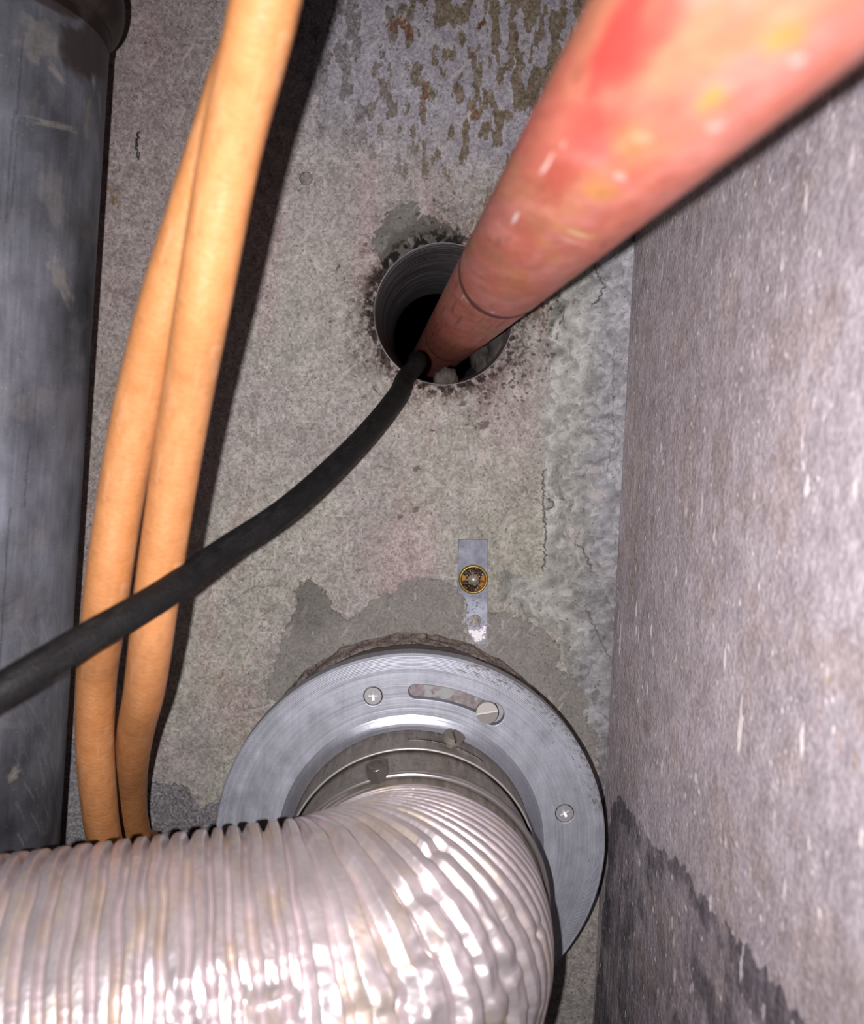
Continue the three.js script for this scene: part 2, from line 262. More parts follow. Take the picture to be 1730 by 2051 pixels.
// ---------------------------------------------------------------- the right wall
function rightWallTexture() {
  const S = new Sheet(1280, 2048, 0, -0.42, 0.44, 0.704), X = (a, b) => lerp(a, b, rnd());
  for (let i = 0; i < 3600; i++) { const r = 0.00032 + 0.00085 * rnd() ** 4; S.stamp('fleck', X(0, 0.44), X(-0.42, 0.284), r * X(0.8, 2.0), r * X(0.8, 1.4), 1.57 + X(-0.4, 0.4), X(0.5, 1), 0.4, X(0, 1)); }
  for (let i = 0; i < 170; i++) { const r = X(0.0006, 0.0013); S.stamp('fleck', X(0, 0.44), X(-0.42, 0.284), r * X(1.5, 4.5), r * 1.3, 1.57 + X(-0.12, 0.12), X(0.5, 0.95), 0.45, X(0.2, 1.2)); }
  for (let i = 0; i < 900; i++) S.stamp('grey', X(0, 0.44), X(-0.42, 0.284), X(0.001, 0.006), X(0.0006, 0.003), 1.57 + X(-0.2, 0.2), X(0.1, 0.5), 0.8);
  for (const [z, y, l, w] of [[0.243,0.0885,0.0055,0.0013],[0.196,-0.0905,0.006,0.0014],[0.217,-0.113,0.011,0.0019],[0.17,-0.155,0.0025,0.002],[0.052,-0.1,0.006,0.0016],[0.085,-0.105,0.004,0.0015],[0.01,-0.115,0.007,0.0012],[0.018,-0.125,0.011,0.0016],[0.055,-0.112,0.003,0.0022],[0.26,-0.0135,0.004,0.0017],[0.27,-0.1,0.006,0.0016]]) S.stamp('fleck', z, y, l, w, 1.57, 1, 0.5, 0.9);
  for (let i = 0; i < 4000; i++) S.stamp('pit', X(0, 0.44), X(-0.42, 0.284), X(0.0002, 0.0007), X(0.0002, 0.0004), 1.57, X(0.2, 0.8), 0.5);
  for (let i = 0; i < 60; i++) S.stamp('ochre', X(0.15, 0.44), X(-0.2, 0.25), X(0.0006, 0.004), X(0.0004, 0.001), 1.57, X(0.1, 0.5), 0.7);
  const top = [...MARK.stainTop, [0.5, -0.17], [0.5, -0.45], [0.0, -0.45], [0.02, -0.24]];
  return S.paint((z, y, get, o) => {
    const wx = (fbm(z * 60, y * 40, 3) - 0.5) * 0.012;
    const run = fbm(z * 300, y * 130, 4), mid = fbm(z * 120, y * 105, 4), fine = fbm(z * 750, y * 650, 3), big = fbm(z * 16, y * 12 + 4, 3);
    let r = 0.735, g = 0.695, b = 0.715, h = 0.5 + (mid - 0.5) * 0.4 + (fine - 0.5) * 0.45 + (run - 0.5) * 0.2;
    let v = (run - 0.5) * 0.12 + (mid - 0.5) * 0.16 + (fine - 0.5) * 0.24 + (big - 0.5) * 0.10 + (vn(z * 2500, y * 2500) - 0.5) * 0.04;
    const brown = sm(0.5, 0.7, fbm(z * 45 + 8, y * 45, 4)); g -= 0.012 * brown; b -= 0.030 * brown; v -= 0.02 * brown;
    const cornerBand = sm(0.020, 0.008, z + wx * 0.4) * sm(0.35, 0.6, fbm(z * 200, y * 12, 3)); v -= 0.03 * cornerBand;  // slightly darker streaked band along the corner
    // soot and damp below a ragged edge
    const d = inside(top, z, y) + (fbm(z * 160, y * 90 + 2, 4) - 0.5) * 0.014;
    if (d > -0.002) {
      const k = sm(-0.0006, 0.0010, d), blot = sm(0.42, 0.66, fbm(z * 42 + 5, y * 50 + 1, 4) + 0.30 * sm(0.030, 0.004, d) - 0.07), streak = fbm(z * 300, y * 26, 3);
      const t = k * blot; r = lerp(r, 0.40, t * 0.85); g = lerp(g, 0.38, t * 0.85); b = lerp(b, 0.405, t * 0.85);
      v -= 0.10 * k * (1 - blot); v += (streak - 0.5) * 0.22 * k;
    }
    r += v; g += v; b += v;
    let f = get('grey') * 0.6; if (f) { r = lerp(r, 0.72, f); g = lerp(g, 0.72, f); b = lerp(b, 0.755, f); }
    f = get('pit') * (0.35 + 0.3 * brown); if (f) { r *= 1 - f; g *= 1 - f * 1.05; b *= 1 - f * 1.1; h -= 0.25 * f; }
    f = get('ochre'); if (f) { r = lerp(r, 0.72, f); g = lerp(g, 0.55, f); b = lerp(b, 0.40, f); }
    f = get('fleck') * 0.95; if (f) { r = lerp(r, 0.99, f); g = lerp(g, 0.96, f); b = lerp(b, 0.95, f); h += 0.25 * f; }
    o[0] = r; o[1] = g; o[2] = b; o[3] = h;
  });
}
const rightTex = rightWallTexture();
struct('wall_right', uvFrom(box(XR, XR + 0.10, -1.02, 1.32, 0, 1.32), (x, y, z) => [z / 0.44, (y + 0.42) / 0.704]), mat({ map: rightTex.map, bumpMap: rightTex.bump, bumpScale: 0.0010, roughness: 0.92 }));
// the rest of the shaft, behind and beside the camera
const shaftMat = mat({ color: 0x7a7570, map: mortarTex.map, bumpMap: mortarTex.bump, bumpScale: 0.001, roughness: 0.95 });
const shaft = (n, ...b) => struct(n, uvFrom(box(...b), (x, y, z) => [(x + z) * 8, (y + z * 0.7) * 8]), shaftMat);
shaft('wall_left', -0.52, -0.42, -1.02, 1.32, 0, 1.32);
shaft('wall_front', -0.52, XR + 0.10, -1.02, 1.32, 1.32, 1.42);
shaft('floor', -0.52, XR + 0.10, -1.12, -1.02, -DEPTH, 1.42);
shaft('ceiling', -0.52, XR + 0.10, 1.32, 1.42, -DEPTH, 1.42);

// ---------------------------------------------------------------- red pipe through the hole
{
  const dir = new THREE.Vector3(0.047, -0.0054, 1).normalize(), base = new THREE.Vector3(0.0314, 0.076, 0);
  const S = new Sheet(512, 2048, 0, -0.35, 360, 0.95), X = (a, b) => lerp(a, b, rnd());       // x = degrees about the pipe, y = metres along it
  const dot = (n, z, deg, len, deg2, k = 1, turn = 1.57) => { S.layer(n); const a = ((deg % 360) + 360) % 360; S.sx = 360; const px = S.px; S.stampAng(n, a, z, deg2, len, k, turn); };
  S.stampAng = function (n, a, z, wa, wl, amount) { // ellipse in (angle, length)
    const L = this.layer(n), cx = a * this.px, cy = (z - this.y0) * this.py, rx = wa * this.px, ry = wl * this.py, ph = rnd() * 200;
    for (let j = Math.max(0, Math.floor(cy - ry * 1.6)); j <= Math.min(this.h - 1, cy + ry * 1.6); j++) for (let i = Math.floor(cx - rx * 1.6); i <= cx + rx * 1.6; i++) {
      const u = (i - cx) / rx, v = (j - cy) / ry, d = Math.hypot(u, v) + 0.55 * (fbm(u * 2 + ph, v * 2 + ph, 3) - 0.5) * 2, m = amount * sm(1.3, n === 'white' || n === 'scuff' ? 0.7 : 0.15, d), q = j * this.w + ((i % this.w) + this.w) % this.w;
      if (m > L[q]) L[q] = m;
    }
  };
  dot('deep', 0.408, -154, 0.026, 19, 1); dot('deep', 0.378, -142, 0.022, 15, 0.6); dot('deep', 0.345, -140, 0.020, 12, 0.6);
  dot('yellow', 0.4135, -107, 0.005, 5, 1); dot('yellow', 0.4345, -104, 0.006, 6, 0.85); dot('yellow', 0.357, -114, 0.008, 12, 0.75); dot('yellow', 0.322, -108, 0.006, 16, 0.7); dot('yellow', 0.386, -118, 0.012, 14, 0.45); dot('yellow', 0.30, -120, 0.004, 12, 0.5); dot('yellow', 0.29, -104, 0.008, 9, 0.4); dot('yellow', 0.24, -112, 0.02, 16, 0.4);
  dot('white', 0.3435, -152, 0.007, 1.5, 0.9); dot('white', 0.2965, -149.5, 0.006, 1.8, 1); dot('white', 0.3695, -113, 0.0022, 4, 0.45); dot('white', 0.430, -92.5, 0.0016, 2.5, 0.6); dot('white', 0.404, -95, 0.0022, 3.4, 0.35); dot('white', 0.150, -149, 0.008, 1.6, 0.8); dot('white', 0.1535, -144, 0.004, 6, 0.55); dot('white', 0.1675, -108, 0.0035, 2.5, 0.7); dot('white', 0.3215, -103, 0.0018, 9, 0.5); dot('white', 0.36, -150, 0.003, 1.3, 0.5); dot('white', 0.313, -103, 0.0014, 10, 0.35); dot('white', 0.39, -118, 0.003, 5, 0.2);
  for (let i = 0; i < 40; i++) dot('white', X(-0.2, 0.3), X(-180, 180), X(0.001, 0.004), X(0.5, 1.4), X(0.15, 0.5));
  for (let i = 0; i < 120; i++) dot('scuff', X(-0.25, 0.15), X(-170, -80), X(0.002, 0.02), X(0.5, 3), X(0.2, 0.7));
  for (let i = 0; i < 60; i++) dot('scuff', X(0.15, 0.5), X(-180, 180), X(0.002, 0.006), X(1, 4), X(0.1, 0.4));
  const t = S.paint((a, z, get, o) => {
    const c = Math.cos(a * Math.PI / 180), s = Math.sin(a * Math.PI / 180);
    const n1 = 0.5 * fbm(c * 2 + 5, z * 30 + s * 2, 4) + 0.5 * fbm(s * 2 + 8, z * 30 + c * 2, 4), n2 = fbm(c * 7 + s * 4 + 20, z * 110 + s * 5, 4), n3 = fbm(c * 40 + 3, z * 600 + s * 40, 3);
    let r = 0.715, g = 0.395, b = 0.325, h = 0.5 + (n3 - 0.5) * 0.3;
    const rust = sm(0.46, 0.62, n1); r = lerp(r, 0.665, rust * 0.7); g = lerp(g, 0.43, rust * 0.7); b = lerp(b, 0.315, rust * 0.7);
    const pink = sm(0.44, 0.62, fbm(c * 3 + 40, z * 38 + s * 3, 4)); r = lerp(r, 0.74, pink * 0.7); g = lerp(g, 0.455, pink * 0.7); b = lerp(b, 0.415, pink * 0.7);
    let v = (n2 - 0.5) * 0.14 + (n3 - 0.5) * 0.07; r += v; g += v * 0.9; b += v * 0.8;
    const d = get('deep') * 0.85; r = lerp(r, 0.62, d); g = lerp(g, 0.20, d); b = lerp(b, 0.185, d);
    const y = get('yellow') * 0.75; r = lerp(r, 0.70, y); g = lerp(g, 0.49, y); b = lerp(b, 0.20, y);
    const k = get('scuff') * 0.6; r = lerp(r, 0.40, k); g = lerp(g, 0.20, k); b = lerp(b, 0.15, k);
    const w = get('white') * 0.8; r = lerp(r, 0.88, w); g = lerp(g, 0.82, w); b = lerp(b, 0.80, w); h += 0.3 * w;
    o[0] = r; o[1] = g; o[2] = b; o[3] = h; o[4] = 0.5 + 0.3 * n2;
  }, THREE.RepeatWrapping);
  const m = mat({ map: t.map, bumpMap: t.bump, bumpScale: 0.0004, roughness: 0.55 });
  const p = thing('drain_pipe', 'thick red-painted metal pipe with yellow and white stains leaving the round hole', 'pipe', base.toArray());
  p.quaternion.setFromUnitVectors(new THREE.Vector3(0, 0, 1), dir);
  const seg = (z0, z1, r, c = 0.0012) => {
    const pr = [[r - 0.0025, z0], [r - c, z0], [r - c * 0.3, z0 + c * 0.3], [r, z0 + c]]; for (let i = 1; i < 12; i++) pr.push([r, lerp(z0 + c, z1 - c, i / 12)]); pr.push([r, z1 - c], [r - c * 0.3, z1 - c * 0.3], [r - c, z1], [r - 0.0025, z1]);
    const g = turned(pr, 96); uvFrom(g, (x, y, z) => [((Math.atan2(y, x) / (2 * Math.PI)) + 1) % 1, (z + 0.35) / 0.95]);
    const u = g.attributes.uv, n = pr.length;                   // the lathe starts at -90 degrees; no wrap across its seam
    for (let i = 0; i <= 96; i++) for (let k = 0; k < n; k++) u.setX(i * n + k, -0.25 + i / 96);
    return g;
  };
  mesh('pipe_section', seg(0.1620, 1.30, 0.0211), m, p);
  mesh('pipe_section', seg(-0.098, 0.1565, 0.0210), m, p);
  mesh('pipe_section', seg(-0.318, -0.106, 0.0208), m, p);
  const jointDark = mat({ color: 0x5c2a22, roughness: 0.8 });  // dark rings added over the gaps, standing in for groove shade
  mesh('joint_line', turned([[0.0206, 0.1530], [0.0212, 0.1550], [0.02125, 0.1590], [0.0209, 0.1632]], 96), jointDark, p);
  mesh('joint_line', turned([[0.0205, -0.107], [0.0211, -0.104], [0.0211, -0.0995], [0.0206, -0.0955]], 96), jointDark, p);
}

// ---------------------------------------------------------------- tubes that follow a curve
function tube(points, r, n, radial, uvLen = 0.1, closed = true) {
  const c = new THREE.CatmullRomCurve3(points.map(p => new THREE.Vector3(...p)), false, 'centripetal');
  const g = new THREE.TubeGeometry(c, n, r, radial, false), L = c.getLength(), u = g.attributes.uv;
  for (let i = 0; i < u.count; i++) u.setX(i, u.getX(i) * L / uvLen);
  return g;
}
const conduitTex = (() => {
  const S = new Sheet(1024, 512, 0, 0, 1, 1);
  for (let i = 0; i < 60; i++) S.stamp('scuff', rnd(), rnd(), 0.005 + 0.03 * rnd(), 0.006 + 0.02 * rnd(), 0, 0.15 + 0.4 * rnd(), 0.7);
  for (let i = 0; i < 40; i++) S.stamp('dust', rnd(), rnd(), 0.02 + 0.08 * rnd(), 0.01 + 0.03 * rnd(), 0, 0.15 + 0.45 * rnd(), 0.8);
  return S.paint((x, y, get, o) => {
    const n = fbm(x * 16, y * 8, 4), f = fbm(x * 120, y * 40, 3), v = (n - 0.5) * 0.08 + (f - 0.5) * 0.05;
    let r = 0.735 + v, g = 0.502 + v, b = 0.312 + v, k = get('dust') * 0.6; r = lerp(r, 0.82, k); g = lerp(g, 0.66, k); b = lerp(b, 0.53, k);
    k = get('scuff') * 0.4; r = lerp(r, 0.55, k); g = lerp(g, 0.36, k); b = lerp(b, 0.22, k);
    o[0] = r; o[1] = g; o[2] = b; o[3] = 0.5 + (n - 0.5) * 0.4 + (f - 0.5) * 0.3;
  }, THREE.RepeatWrapping);
})();
const conduitMat = mat({ map: conduitTex.map, bumpMap: conduitTex.bump, bumpScale: 0.0006, roughness: 0.46 });
const RC = [[0.02,1.318,0.42],[0.02,0.6,0.42],[0.0,0.30,0.395],[-0.022,0.170,0.357],[-0.0421,0.1108,0.3180],[-0.0569,0.0811,0.2900],[-0.0713,0.0379,0.2640],[-0.0824,0.0098,0.2400],[-0.0936,-0.0282,0.2200],[-0.1037,-0.0721,0.2050],[-0.1087,-0.0918,0.1950],[-0.1188,-0.1209,0.1720],[-0.1318,-0.1474,0.1420],[-0.1445,-0.1762,0.1100],[-0.1566,-0.2077,0.0750],[-0.1660,-0.2429,0.0420],[-0.1690,-0.2680,0.0190],[-0.1680,-0.2840,-0.0120]];
const LC = [[-0.02,1.318,0.39],[-0.02,0.6,0.39],[-0.025,0.30,0.368],[-0.035,0.18,0.335],[-0.0461,0.1203,0.2960],[-0.0570,0.1005,0.2830],[-0.0740,0.0683,0.2640],[-0.0880,0.0421,0.2475],[-0.1030,0.0096,0.2280],[-0.1150,-0.0293,0.2140],[-0.1250,-0.0710,0.2020],[-0.1346,-0.0958,0.1820],[-0.1425,-0.1150,0.1650],[-0.1490,-0.1423,0.1500],[-0.1520,-0.1591,0.1420],[-0.1556,-0.1831,0.1290],[-0.1600,-0.2099,0.1120],[-0.1650,-0.2427,0.0880],[-0.1730,-0.290,0.055],[-0.178,-0.325,-0.012]];
tag(mesh('cable_conduit', tube(RC, 0.009, 260, 40), conduitMat), 'orange plastic conduit on the right of the pair, lying over the other at the top', 'conduit', 'pair of orange conduits');
tag(mesh('cable_conduit', tube(LC, 0.009, 260, 40), conduitMat), 'orange plastic conduit on the left of the pair, next to the grey metal pipe', 'conduit', 'pair of orange conduits');
{
  const S = new Sheet(512, 256, 0, 0, 1, 1); for (let i = 0; i < 70; i++) S.stamp('dust', rnd(), rnd(), 0.01 + 0.05 * rnd(), 0.01 + 0.03 * rnd(), 0, 0.1 + 0.4 * rnd(), 0.8);
  const t = S.paint((x, y, get, o) => { const n = fbm(x * 20, y * 10, 3), f = fbm(x * 160, y * 60, 2), v = 0.075 + (n - 0.5) * 0.04 + (f - 0.5) * 0.05 + 0.07 * get('dust'); o[0] = v * 1.02; o[1] = v * 0.98; o[2] = v * 0.99; o[3] = f; o[4] = 0.56 + 0.2 * n; }, THREE.RepeatWrapping);
  const CB = [[-0.424,-0.190,0.362],[-0.30,-0.165,0.326],[-0.20,-0.127,0.297],[-0.1319,-0.0873,0.2780],[-0.1159,-0.0772,0.2580],[-0.0949,-0.0647,0.2260],[-0.0808,-0.0532,0.1920],[-0.0608,-0.0386,0.1600],[-0.0442,-0.0221,0.1250],[-0.0248,0.0014,0.0800],[-0.0105,0.0233,0.0420],[-0.0070,0.0350,0.0072],[-0.0005,0.0445,-0.0100],[0.0008,0.0500,-0.0380],[-0.0005,0.0550,-0.0800],[-0.0030,0.0600,-0.1900]];
  tag(mesh('power_cable', tube(CB, 0.0059, 260, 28), new THREE.MeshPhysicalMaterial({ side: THREE.DoubleSide, specularIntensity: 0.45, map: t.map, bumpMap: t.bump, bumpScale: 0.0003, roughnessMap: t.rough, roughness: 1 })), 'thick black cable curving from the round hole across the orange conduits', 'cable');
}

// ---------------------------------------------------------------- grey sheet metal pipe at the left edge
{
  const S = new Sheet(1024, 2048, 0, -0.36, 0.41, 0.68), X = (a, b) => lerp(a, b, rnd());
  // x = metres round the pipe from its back, y = metres along it
  const t = (() => {
    for (const [x, y, rx, ry, t, k] of [[0.2855,0.0585,0.0095,0.0050,2.3,0.75],[0.2765,0.1280,0.0120,0.0014,0.15,0.75],[0.2761,0.0969,0.013,0.007,2.0,0.45],[0.2675,0.1600,0.009,0.010,1.3,0.6],[0.2976,0.1399,0.0085,0.0040,1.5,0.55],[0.275,0.150,0.005,0.0015,2.6,0.8],[0.30,0.158,0.004,0.002,2.1,0.8],[0.31,0.1505,0.006,0.002,2.0,0.6],[0.275,0.0,0.014,0.007,0.3,0.3],[0.2735,-0.1815,0.0035,0.0028,1.1,1],[0.30,0.175,0.004,0.012,0.1,0.4]]) S.stamp('dust', x, y, rx, ry, t, k, 0.7, 0, 0.45);
    for (let i = 0; i < 110; i++) S.stamp('dust', X(0.24, 0.33), X(-0.30, 0.20), X(0.002, 0.014), X(0.001, 0.007), X(0, 3), X(0.06, 0.28), 0.8, 0, 0.5);
    for (let i = 0; i < 90; i++) { const x = X(0.278, 0.318), y = X(-0.225, -0.10), a = 2.05 + X(-0.15, 0.15), l = X(0.003, 0.009); S.stroke('dust', [[x, y], [x + Math.cos(a) * l * 2, y + Math.sin(a) * l * 2]], 0.0004, X(0.2, 0.7), 0, 0.2); }
    for (const [x, y0, y1] of [[0.2585, 0.160, 0.125], [0.2563, 0.127, 0.078], [0.2585, 0.125, 0.085], [0.264, -0.05, -0.14], [0.272, -0.02, -0.05]]) S.stroke('scratch', [[x, y0], [x - 0.0012, y1]], 0.0004, 0.75, 0.0006, 0.25);
    for (let i = 0; i < 200; i++) { const x = X(0.24, 0.33), y = X(-0.30, 0.20); S.stroke('scratch', [[x, y], [x + X(-0.001, 0.001), y + X(0.004, 0.03)]], 0.00025, X(0.08, 0.35)); }
    for (let i = 0; i < 420; i++) S.stamp('spark', X(0.24, 0.33), X(-0.30, 0.22), 0.0003, 0.0002, X(0, 3), X(0.2, 0.8), 0.4);
    for (const [x, y, rx, ry, k] of [[0.289,0.165,0.013,0.011,0.95],[0.306,0.176,0.016,0.012,0.95],[0.270,0.181,0.016,0.0045,0.9],[0.318,0.175,0.008,0.010,0.9]]) S.stamp('darkPatch', x, y, rx, ry, 0, k, 0.35, 0, 0.25);  // dark patches near the top of the shell
    return S.paint((x, y, get, o) => {
      const big = fbm(x * 26 + 2, y * 22, 4), mid = fbm(x * 90, y * 55, 4), run = fbm(x * 700, y * 60, 3), f = vn(x * 2200, y * 2200);
      let v = 0.415 + (big - 0.5) * 0.40 + (mid - 0.5) * 0.15 + (run - 0.5) * 0.07 + (f - 0.5) * 0.05, r = v * 0.97, g = v * 0.99, b = v * 1.06;
      let k = get('dust') * (0.45 + 0.75 * fbm(x * 900, y * 900, 3)); r = lerp(r, 0.66, k * 0.8); g = lerp(g, 0.62, k * 0.8); b = lerp(b, 0.56, k * 0.8);
      let q = get('darkPatch'); r = lerp(r, 0.30, q); g = lerp(g, 0.27, q); b = lerp(b, 0.265, q);
      q = get('scratch') * 0.7; r = lerp(r, 0.25, q); g = lerp(g, 0.25, q); b = lerp(b, 0.28, q);
      q = get('spark') * 0.7; r = lerp(r, 0.85, q); g = lerp(g, 0.85, q); b = lerp(b, 0.85, q);
      o[0] = r; o[1] = g; o[2] = b; o[3] = 0.5 + (mid - 0.5) * 0.3 + (run - 0.5) * 0.3; o[4] = 0.42 + 0.28 * mid + 0.3 * k;
    });
  })();
  const R = 0.065, m = mat({ map: t.map, bumpMap: t.bump, bumpScale: 0.0003, roughnessMap: t.rough, roughness: 1, metalness: 0.62 });
  const p = thing('sheet_metal_pipe', 'grey galvanised sheet metal pipe with dusty smears, running along the left edge', 'pipe', [-0.2360, 0.0125, 0.1120]);
  p.rotation.z = -0.0654;
  const up = new THREE.Group();
  const shell = pr => { const g = new THREE.LatheGeometry(pr.map(([r, y]) => new THREE.Vector2(r, y)), 160); return uvFrom(g, (x, y, z) => { const a = Math.atan2(x, z); return [((a + Math.PI) * R + 0.0) / 0.41, (y + 0.36) / 0.68]; }); };
  const prof = []; for (let i = 0; i <= 40; i++) prof.push([R, lerp(-1.03, 0.2, i / 40)]);
  mesh('pipe_shell', shell(prof), m, p);
  const j = [[R - 0.002, 0.1805], [R + 0.0003, 0.1805]]; for (let i = 0; i <= 14; i++) { const a = i / 14 * Math.PI; j.push([R + 0.0003 + 0.0062 * Math.sin(a), 0.2005 - 0.0125 * Math.cos(a)]); } j.push([R, 0.23], [R, 1.30]);
  mesh('joint_collar', shell(j), mat({ map: t.map, bumpMap: t.bump, bumpScale: 0.0003, roughness: 0.5, metalness: 0.55, color: 0x9a8478 }), p);
}

// ---------------------------------------------------------------- screws
const steel = (c, o = {}) => mat({ color: c, metalness: 0.75, roughness: 0.42, ...o });
const slotMat = steel(0xc9c7c4, { roughness: 0.5, metalness: 0.3 });
function slottedScrew(name, r, h, w, material, parent, shank = 0.01, groove = slotMat) {          // head top at z = h, shank below z = 0
  const g = new THREE.Group(); g.name = name; parent.add(g);
  const half = s => { const sh = new THREE.Shape(), a = Math.asin(w / 2 / r); sh.absarc(0, 0, r, a, Math.PI - a, false); sh.closePath(); const e = new THREE.ExtrudeGeometry(sh, { depth: h * 0.42, bevelEnabled: true, bevelSize: 0.00025, bevelThickness: 0.00025, bevelSegments: 2, curveSegments: 40, bevelOffset: -0.00025 }); e.translate(0, 0, h * 0.58 - 0.00025); if (s < 0) e.rotateZ(Math.PI); return e; };
  const low = turned([[0, 0], [r * 0.94, 0], [r, 0.0004], [r, h * 0.6], [0, h * 0.6]], 64);
  mesh('head', mergeGeometries([sharp(half(1).toNonIndexed()), sharp(half(-1).toNonIndexed()), sharp(low.toNonIndexed())].map(q => { for (const n of Object.keys(q.attributes)) if (!['position', 'normal', 'uv'].includes(n)) q.deleteAttribute(n); return q; })), material, g);
  mesh('slot', box(-r * 0.97, r * 0.97, -w / 2, w / 2, h * 0.5, h * 0.64), groove, g);
  mesh('shank', turned([[0, -shank], [r * 0.5, -shank], [r * 0.5, 0.0002]], 32), material, g);
  return g;
}
function crossScrew(r, material, bright, parent) {              // countersunk head, its top at z = 0
  const g = new THREE.Group(); g.name = 'countersunk_screw'; parent.add(g);
  const disc = new THREE.Shape(); disc.absarc(0, 0, r, 0, Math.PI * 2);
  const a = r * 0.17, b = r * 0.58, x = new THREE.Path([[b, a], [a, a], [a, b], [-a, b], [-a, a], [-b, a], [-b, -a], [-a, -a], [-a, -b], [a, -b], [a, -a], [b, -a]].map(q => new THREE.Vector2(...q)));
  disc.holes.push(x);
  const e = new THREE.ExtrudeGeometry(disc, { depth: 0.0008, bevelEnabled: true, bevelSize: 0.0002, bevelThickness: 0.0002, bevelOffset: -0.0002, bevelSegments: 2, curveSegments: 40 }); e.translate(0, 0, -0.001);
  mesh('head', sharp(e), material, g);
  const cup = turned([[0, -0.0024], [r * 0.16, -0.0022], [r * 0.55, -0.0011], [r * 0.9, -0.0012], [r * 0.5, -0.004], [0, -0.005]], 40);
  mesh('cross_recess', cup, bright, g); return g;
}

// ---------------------------------------------------------------- duct flange
const FZ = 0.075;
{
  const S = new Sheet(1024, 1024, -0.118, -0.118, 0.236, 0.236), X = (a, b) => lerp(a, b, rnd());
  for (let i = 0; i < 170; i++) { const a = X(0.2, 1.35), d = 0.1128 - 0.006 * rnd() ** 2.2; S.stamp('grime', Math.cos(a) * d, Math.sin(a) * d, X(0.0003, 0.0016), X(0.0002, 0.0006), a + 1.57, X(0.3, 1), 0.9); }
  for (let i = 0; i < 60; i++) { const a = X(-1.2, 1.2), d = X(0.09, 0.112); S.stamp('grime', Math.cos(a) * d, Math.sin(a) * d, X(0.0003, 0.0012), X(0.0002, 0.0003), X(1, 2), X(0.2, 0.7), 0.9); }
  for (let i = 0; i < 260; i++) { const x = X(-0.11, 0.11), y = X(-0.11, 0.11), a = X(1.2, 1.9), l = X(0.002, 0.012); S.stroke('scratch', [[x, y], [x + Math.cos(a) * l, y + Math.sin(a) * l]], 0.0002, X(0.1, 0.35)); }
  const t = S.paint((x, y, get, o) => {
    const d = Math.hypot(x, y), a = Math.atan2(y, x), ring = fbm(d * 900, Math.cos(a) * 0.7 + 4, 3), wide = fbm(d * 150 + 9, 3 + Math.sin(a) * 0.6, 2), m = fbm(x * 120, y * 120, 4), st = fbm(x * 500, y * 40, 3), f = vn(x * 2400, y * 2400);
    let v = 0.655 + (ring - 0.5) * 0.10 + (wide - 0.5) * 0.07 + (m - 0.5) * 0.09 + (st - 0.5) * 0.05 + (f - 0.5) * 0.05 + 0.05 * sm(0.1, 0.6, get('scratch'));
    const turn = sm(0.1045, 0.1055, d), fin = 0.5 + 0.5 * Math.sin(d * 7500); v += turn * (fin - 0.55) * 0.10;
    let r = v * 0.965, g = v * 0.985, b = v * 1.035, k = get('grime') * 0.75; r = lerp(r, 0.36, k); g = lerp(g, 0.33, k); b = lerp(b, 0.29, k);
    o[0] = r; o[1] = g; o[2] = b; o[3] = 0.5 + (ring - 0.5) * 0.5 + turn * (fin - 0.5) * 0.5 + (m - 0.5) * 0.2; o[4] = 0.42 + 0.2 * m + 0.3 * k;
  });
  const face = mat({ map: t.map, bumpMap: t.bump, bumpScale: 0.00035, roughnessMap: t.rough, roughness: 1, metalness: 0.45 });
  const faceUv = g => uvFrom(g, (x, y) => [(x + 0.118) / 0.236, (y + 0.118) / 0.236]);
  const f = thing('duct_flange', 'round grey metal flange with a curved slot, screwed to the wall around the silver duct', 'flange', [flangeAt[0], flangeAt[1], 0]);
  const R = 0.1138, RI = 0.0772, sh = new THREE.Shape(); sh.absarc(0, 0, R - 0.0012, 0, Math.PI * 2);
  sh.holes.push(new THREE.Path().absarc(0, 0, RI, 0, Math.PI * 2, true));
  // the curved slot, with a wider hole at its right end
  const rs = 0.0913, hw = 0.0047, kr = 0.0070, a0 = 90.2 * Math.PI / 180, a1 = 60.5 * Math.PI / 180, sl = [];
  const P = (r, a) => new THREE.Vector2(r * Math.cos(a), r * Math.sin(a));
  const kc = P(rs - 0.0004, a1), meet = a1 + Math.sqrt(kr * kr - hw * hw) / rs;
  for (let i = 0; i <= 30; i++) sl.push(P(rs + hw, lerp(meet, a0, i / 30)));
  for (let i = 1; i < 16; i++) { const c = P(rs, a0), q = a0 + i / 16 * Math.PI; sl.push(new THREE.Vector2(c.x + hw * Math.cos(q), c.y + hw * Math.sin(q))); }
  for (let i = 0; i <= 30; i++) sl.push(P(rs - hw, lerp(a0, meet, i / 30)));
  { const s0 = P(rs - hw, meet), s1 = P(rs + hw, meet); let q0 = Math.atan2(s0.y - kc.y, s0.x - kc.x), q1 = Math.atan2(s1.y - kc.y, s1.x - kc.x); while (q1 < q0) q1 += Math.PI * 2; for (let i = 1; i < 24; i++) { const q = lerp(q0, q1, i / 24); sl.push(new THREE.Vector2(kc.x + kr * Math.cos(q), kc.y + kr * Math.sin(q))); } }
  sh.holes.push(new THREE.Path(sl));
  const SCREWS = [105.6, 13.2, -77, 196].map(d => d * Math.PI / 180);
  for (const a of SCREWS) sh.holes.push(new THREE.Path().absarc(rs * Math.cos(a), rs * Math.sin(a), 0.0054 + 0.0006, 0, Math.PI * 2, true));
  const g = new THREE.ExtrudeGeometry(sh, { depth: 0.004, bevelEnabled: true, bevelSize: 0.0006, bevelThickness: 0.0006, bevelSegments: 3, bevelOffset: 0, curveSegments: 180 }); g.translate(0, 0, FZ - 0.0046);
  mesh('flange_plate', faceUv(g), face, f);
